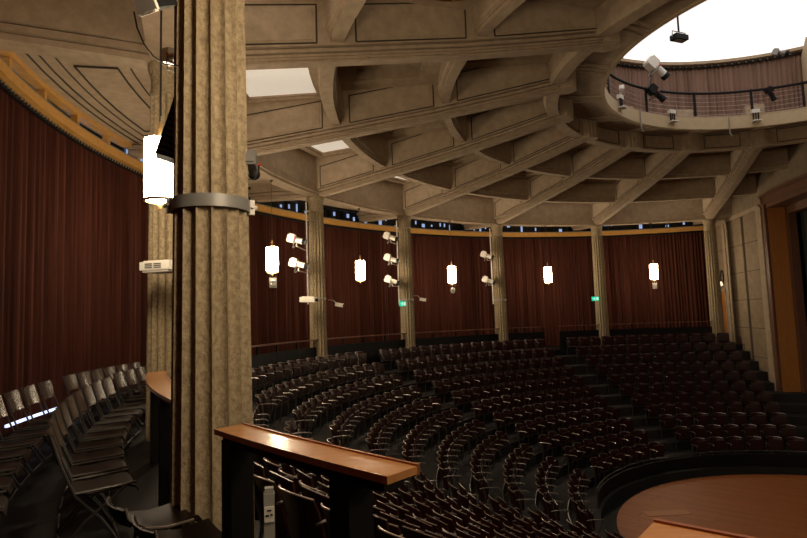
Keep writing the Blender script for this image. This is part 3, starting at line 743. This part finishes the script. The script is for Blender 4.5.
# exit signs
def exit_sign(i, z, label):
    e = empty('exit_sign', m=frame(13.88, i, z)); tag(e, label, 'exit sign', 'green exit signs')
    mb = MB(); mb.box((0, 0, 0), (.34, .04, .19)); mb.build('sign_box', M['green'], e)
    mb = MB()
    mb.box((.09, -.022, .0), (.08, .006, .12))                         # doorway
    mb.box((-.03, -.022, .045), (.028, .006, .028)); mb.box((-.045, -.022, .0), (.03, .006, .06)); mb.box((-.085, -.022, .01), (.05, .006, .014)); mb.box((0, -.022, .01), (.04, .006, .014))
    mb.box((-.07, -.022, -.045), (.05, .006, .018)); mb.box((-.02, -.022, -.05), (.018, .006, .05))
    mb.box((-.135, -.022, 0), (.03, .006, .012)); mb.build('running_figure', M['exitwhite'], e)
exit_sign(3.885, .56, 'green exit sign at the foot of the three-spotlight pole')
exit_sign(5.92, .61, 'lone green exit sign left of the plain column')
# wall niche lamp beside the far right column
p = WM @ Vector((-1.3, .08, 1.2)); e = empty('wall_light', p); tag(e, 'tiny wall lamp in an oval niche above the orange door', 'lamp')
mb = MB(); mb.tube([WM @ Vector((-1.3 + .16 * math.cos(g), .06, 1.45 + .32 * math.sin(g))) for g in [2 * math.pi * q / 16 for q in range(17)]], .035, 6); under(mb.build('niche_ring', M['groove_and_shade']), e)
M['spark'] = mat('lit_bulb', (.9, .9, .8), .4, emit=((1, .86, .62), 1.2))
mb = MB(); mb.lathe([(.02, -.12), (.07, -.06), (.07, .02), (.02, .10)], 12, Matrix.Translation(WM @ Vector((-1.3, .12, 1.15)))); under(mb.build('bulb', M['spark']), e)
# ---- foreground column fittings
cpos = P(14.2, 0, 0)
e = empty('column_band', cpos + Vector((0, 0, .87))); tag(e, 'grey steel clamp band around the foreground column', 'clamp')
mb = MB(); mb.lathe([(.262, -.045), (.278, -.045), (.278, .045), (.262, .045)], 48, closed=True); mb.build('band', M['grey'], e, smooth=40)
camd = Vector((cpos.x, cpos.y, 0)).normalized(); side = Vector((camd.y, -camd.x, 0))
for sgn in (-1, 1):
    F = axes(Vector((0, 0, 0)) + side * sgn * .285, side * sgn)
    mb = MB(); mb.box((0, .0, 0), (.05, .05, .11), F); mb.tube([(0, .01, .0), (0, .045, 0)], .018, 8, F); mb.tube([(-.045, .01, 0), (.045, .01, 0)], .011, 6, F); mb.build('clamp_bolt', M['white'] if sgn > 0 else M['greyplastic'], e)
# black loudspeaker left of the foreground column
p = Vector((-1.733, 4.53, 3.245)); e = empty('loudspeaker', m=axes(p, (.37, -.93, -.10)) @ Matrix.Rotation(math.radians(-17), 4, 'Y')); tag(e, 'black louvred loudspeaker hung left of the foreground column', 'loudspeaker')
mb = MB(); mb.box((0, 0, 0), (.28, .26, .58)); mb.build('cabinet', M['black'], e)
mb = MB()
for q in range(12): mb.box((0, .135, -.25 + q * .045), (.24, .02, .018))
mb.build('grille', M['darksteel'], e)
mb = MB(); mb.tube([(0, 0, .28), (.02, 0, .42), (.12, 0, .46)], .02, 6); mb.build('mount', M['black'], e)
# black floodlight at the top edge, with cooling fins and cable
p = Vector((-1.442, 3.189, 3.545)); e = empty('floodlight', m=axes(p, (-.35, -.75, -.5))); tag(e, 'black floodlight with toothed pale front at the top left', 'floodlight')
mb = MB(); mb.box((0, -.07, .01), (.16, .16, .13)); mb.build('housing', M['black'], e)
mb = MB(); mb.box((0, .02, -.01), (.15, .02, .11))
for q in range(9): mb.box((-.066 + q * .0165, .03, -.068), (.007, .03, .014))
mb.build('front_frame', M['white'], e)
mb = MB(); mb.tube([(0, -.12, .03), (.05, -.2, .06), (.12, -.3, .08)], .02, 6); mb.build('arm', M['darksteel'], e)
a = P(14.86, -.148, 1.79); b = P(14.48, -.03, 1.30)
mb = MB(); pts = [(-1.503, 3.161, 3.459), (-1.548, 3.294, 3.435), (-1.571, 3.438, 3.407), (-1.581, 3.587, 3.4), (-1.574, 3.742, 3.417), (-1.544, 3.906, 3.477)]
mb.tube(pts, .005, 6); tag(mb.build('cable', M['black'], smooth=60), 'black cable hanging from the floodlight to the foreground column', 'cable')
mb = MB(); q0 = P(14.7, .02, 1.2); mb.tube([(-1.526, 3.589, 4.0), (-1.528, 3.588, 2.998)], .004, 6); tag(mb.build('cord', M['black']), 'thin straight black cord hanging left of the foreground column', 'cord')
# dark cable duct on the left flank of the foreground column
mb = MB(); F = frame(14.2, 0, 0); 
dv = (-side * .232 + camd * .10)
mb.tube([cpos + dv + Vector((0, 0, FL + .05)), cpos + dv + Vector((0, 0, 4.0))], [.036, .036], 8); tag(mb.build('cable_duct', M['black']), 'black cable duct running up the left flank of the foreground column', 'duct')
# spotlight seen right of the foreground column
p = P(13.88, .005, 1.23); spotlight(p, (-.1, .95, -.25), 'grey spotlight jutting from the right side of the foreground column', 'grey', .5)
# small white spotlight above it on the left
p = Vector((-1.97, 4.90, 4.03)); spotlight(p, (.8, -.5, -.2), 'small white spotlight high at the left edge of the foreground column', 'white', .5)
# white box on column 1
p = P(14.18, .82, .82); e = empty('ceiling_projector', m=axes(p, (-.25, -1, 0))); e.name = 'projector'; tag(e, 'white boxy projector with dark vents on the column behind the near one', 'projector')
mb = MB(); mb.box((0, 0, 0), (.46, .34, .11)); mb.box((0, 0, -.07), (.40, .30, .03)); mb.box((0, 0, .065), (.40, .26, .02)); mb.build('projector_body', M['white'], e)
mb = MB()
for xx in (-.07, .07):
    for zz in (-.025, 0, .025): mb.box((xx + .02, .172, zz), (.11, .006, .014))
mb.build('vent', M['darksteel'], e)
mb = MB(); mb.tube([(0, -.15, .05), (0, -.4, .08)], .03, 6); mb.build('mount', M['greyplastic'], e)
# ================================================================ RAILING AND LIGHTS OF THE CEILING OPENING
e = empty('opening_railing', P(5.2, 5.5, 5.96)); tag(e, 'dark steel railing with thin wires around the round ceiling opening', 'railing')
J0, J1 = 3.0, 7.62
arcp = lambda r, z, n=60: [P(r, J0 + (J1 - J0) * q / n, z) for q in range(n + 1)]
mb = MB(); mb.tube(arcp(5.22, 6.83), .042, 6); under(mb.build('handrail', M['black'], smooth=50), e)
for i in (3.72, 4.85, 5.85, 6.80, 7.55):
    mb = MB(); mb.box((0, 0, .46), (.07, .04, .92), frame(5.22, i, 5.96)); under(mb.build('post', M['black']), e)
for q in range(5):
    mb = MB(); mb.tube(arcp(5.22, 6.12 + q * .14), .006, 5); under(mb.build('wire', M['steel']), e)
mb = MB(); mb.box((0, 0, 1.1), (.12, 1.8, 2.3), frame(6.0, 7.68, 5.96)); tag(mb.build('wall_drum', M['rim']), kind='structure')
spotlight(P(4.9, 4.95, 7.38), (.9, .2, -.75), 'grey-white spotlight, upper of two on the opening railing', 'white', 1.4)
spotlight(P(5.1, 5.02, 6.68), (.9, .2, -.7), 'black spotlight, lower of two on the opening railing', 'black', 1.1)
mb = MB(); mb.tube([P(5.15, 4.9, 6.9), P(5.1, 4.93, 7.2)], .025, 6); mb.tube([P(5.15, 4.98, 6.9), P(5.1, 4.98, 6.78)], .02, 6); tag(mb.build('spotlight_bracket', M['darksteel']), 'short dark bracket holding the railing spotlights', 'bracket')
spotlight(P(5.12, 7.08, 6.62), (.5, .1, -.9), 'black spotlight on the railing at the right edge', 'black', .8)
spotlight(P(6.2, 7.38, 8.30), (.6, -.5, -.3), 'grey spotlight above the drape at the top right', 'grey', .8)
def rimlight(i, z, label, r=5.0):
    F = frame(r, i, z); e = empty('rim_light', m=F); tag(e, label, 'floodlight', 'small floodlights clipped to the opening rim')
    mb = MB(); mb.box((0, 0, .10), (.22, .12, .12)); mb.build('housing', M['white'], e)
    mb = MB(); mb.box((-.07, -.02, -.06), (.03, .03, .26)); mb.box((.07, -.02, -.06), (.03, .03, .26)); mb.box((0, -.02, -.04), (.02, .03, .22)); mb.build('clip', M['black'], e)
    mb = MB(); mb.box((0, -.06, -.22), (.24, .16, .03)); mb.build('reflector', M['white'], e)
rimlight(5.28, 6.0, 'white floodlight with a three-strap clip on the opening rim')
rimlight(6.80, 5.98, 'small white floodlight on the rim under the right railing')
rimlight(3.85, 6.0, 'white floodlight at the left tip of the opening rim', 5.0)
spotlight(P(5.05, 4.0, 6.35), (.3, .8, -.4), 'white spotlight at the left tip of the opening railing', 'white', .7)
mb = MB(); mb.box((0, 0, 0), (.34, .26, .16), frame(5.3, 4.18, 7.62)); tag(mb.build('loudspeaker', M['rim']), 'pale boxy floodlight on the left edge of the opening', 'floodlight')
for i, z, lab in ((4.50, 5.75, 'thin hook hanging from the rim left of the three-strap floodlight'), (6.36, 5.72, 'thin hook hanging from the rim right of the three-strap floodlight')):
    mb = MB(); mb.tube([P(5.0, i, 5.98), P(5.0, i, 5.45), P(5.0, i + .03, 5.34), P(5.0, i + .07, 5.36)], .018, 6); tag(mb.build('hook', M['greyplastic'], smooth=60), lab, 'hook')
# floodlight hanging in the opening
p = P(3.22, 3.366, 7.0); e = empty('hanging_floodlight', m=axes(p, (.9, .35, 0))); tag(e, 'black floodlight hanging on a rod in the bright ceiling opening', 'floodlight')
mb = MB(); mb.box((0, 0, 0), (.22, .42, .13)); mb.build('housing', M['black'], e)
mb = MB(); mb.box((0, .0, -.07), (.12, .26, .012)); mb.build('front_glass', M['grey'], e)
mb = MB(); mb.tube([(0, -.24, 0), (0, -.22, .16), (0, .22, .16), (0, .24, 0)], .014, 6); mb.build('yoke', M['grey'], e)
mb = MB(); mb.tube([(0, 0, .16), (0, 0, 2.2)], .025, 6); mb.build('rod', M['black'], e)
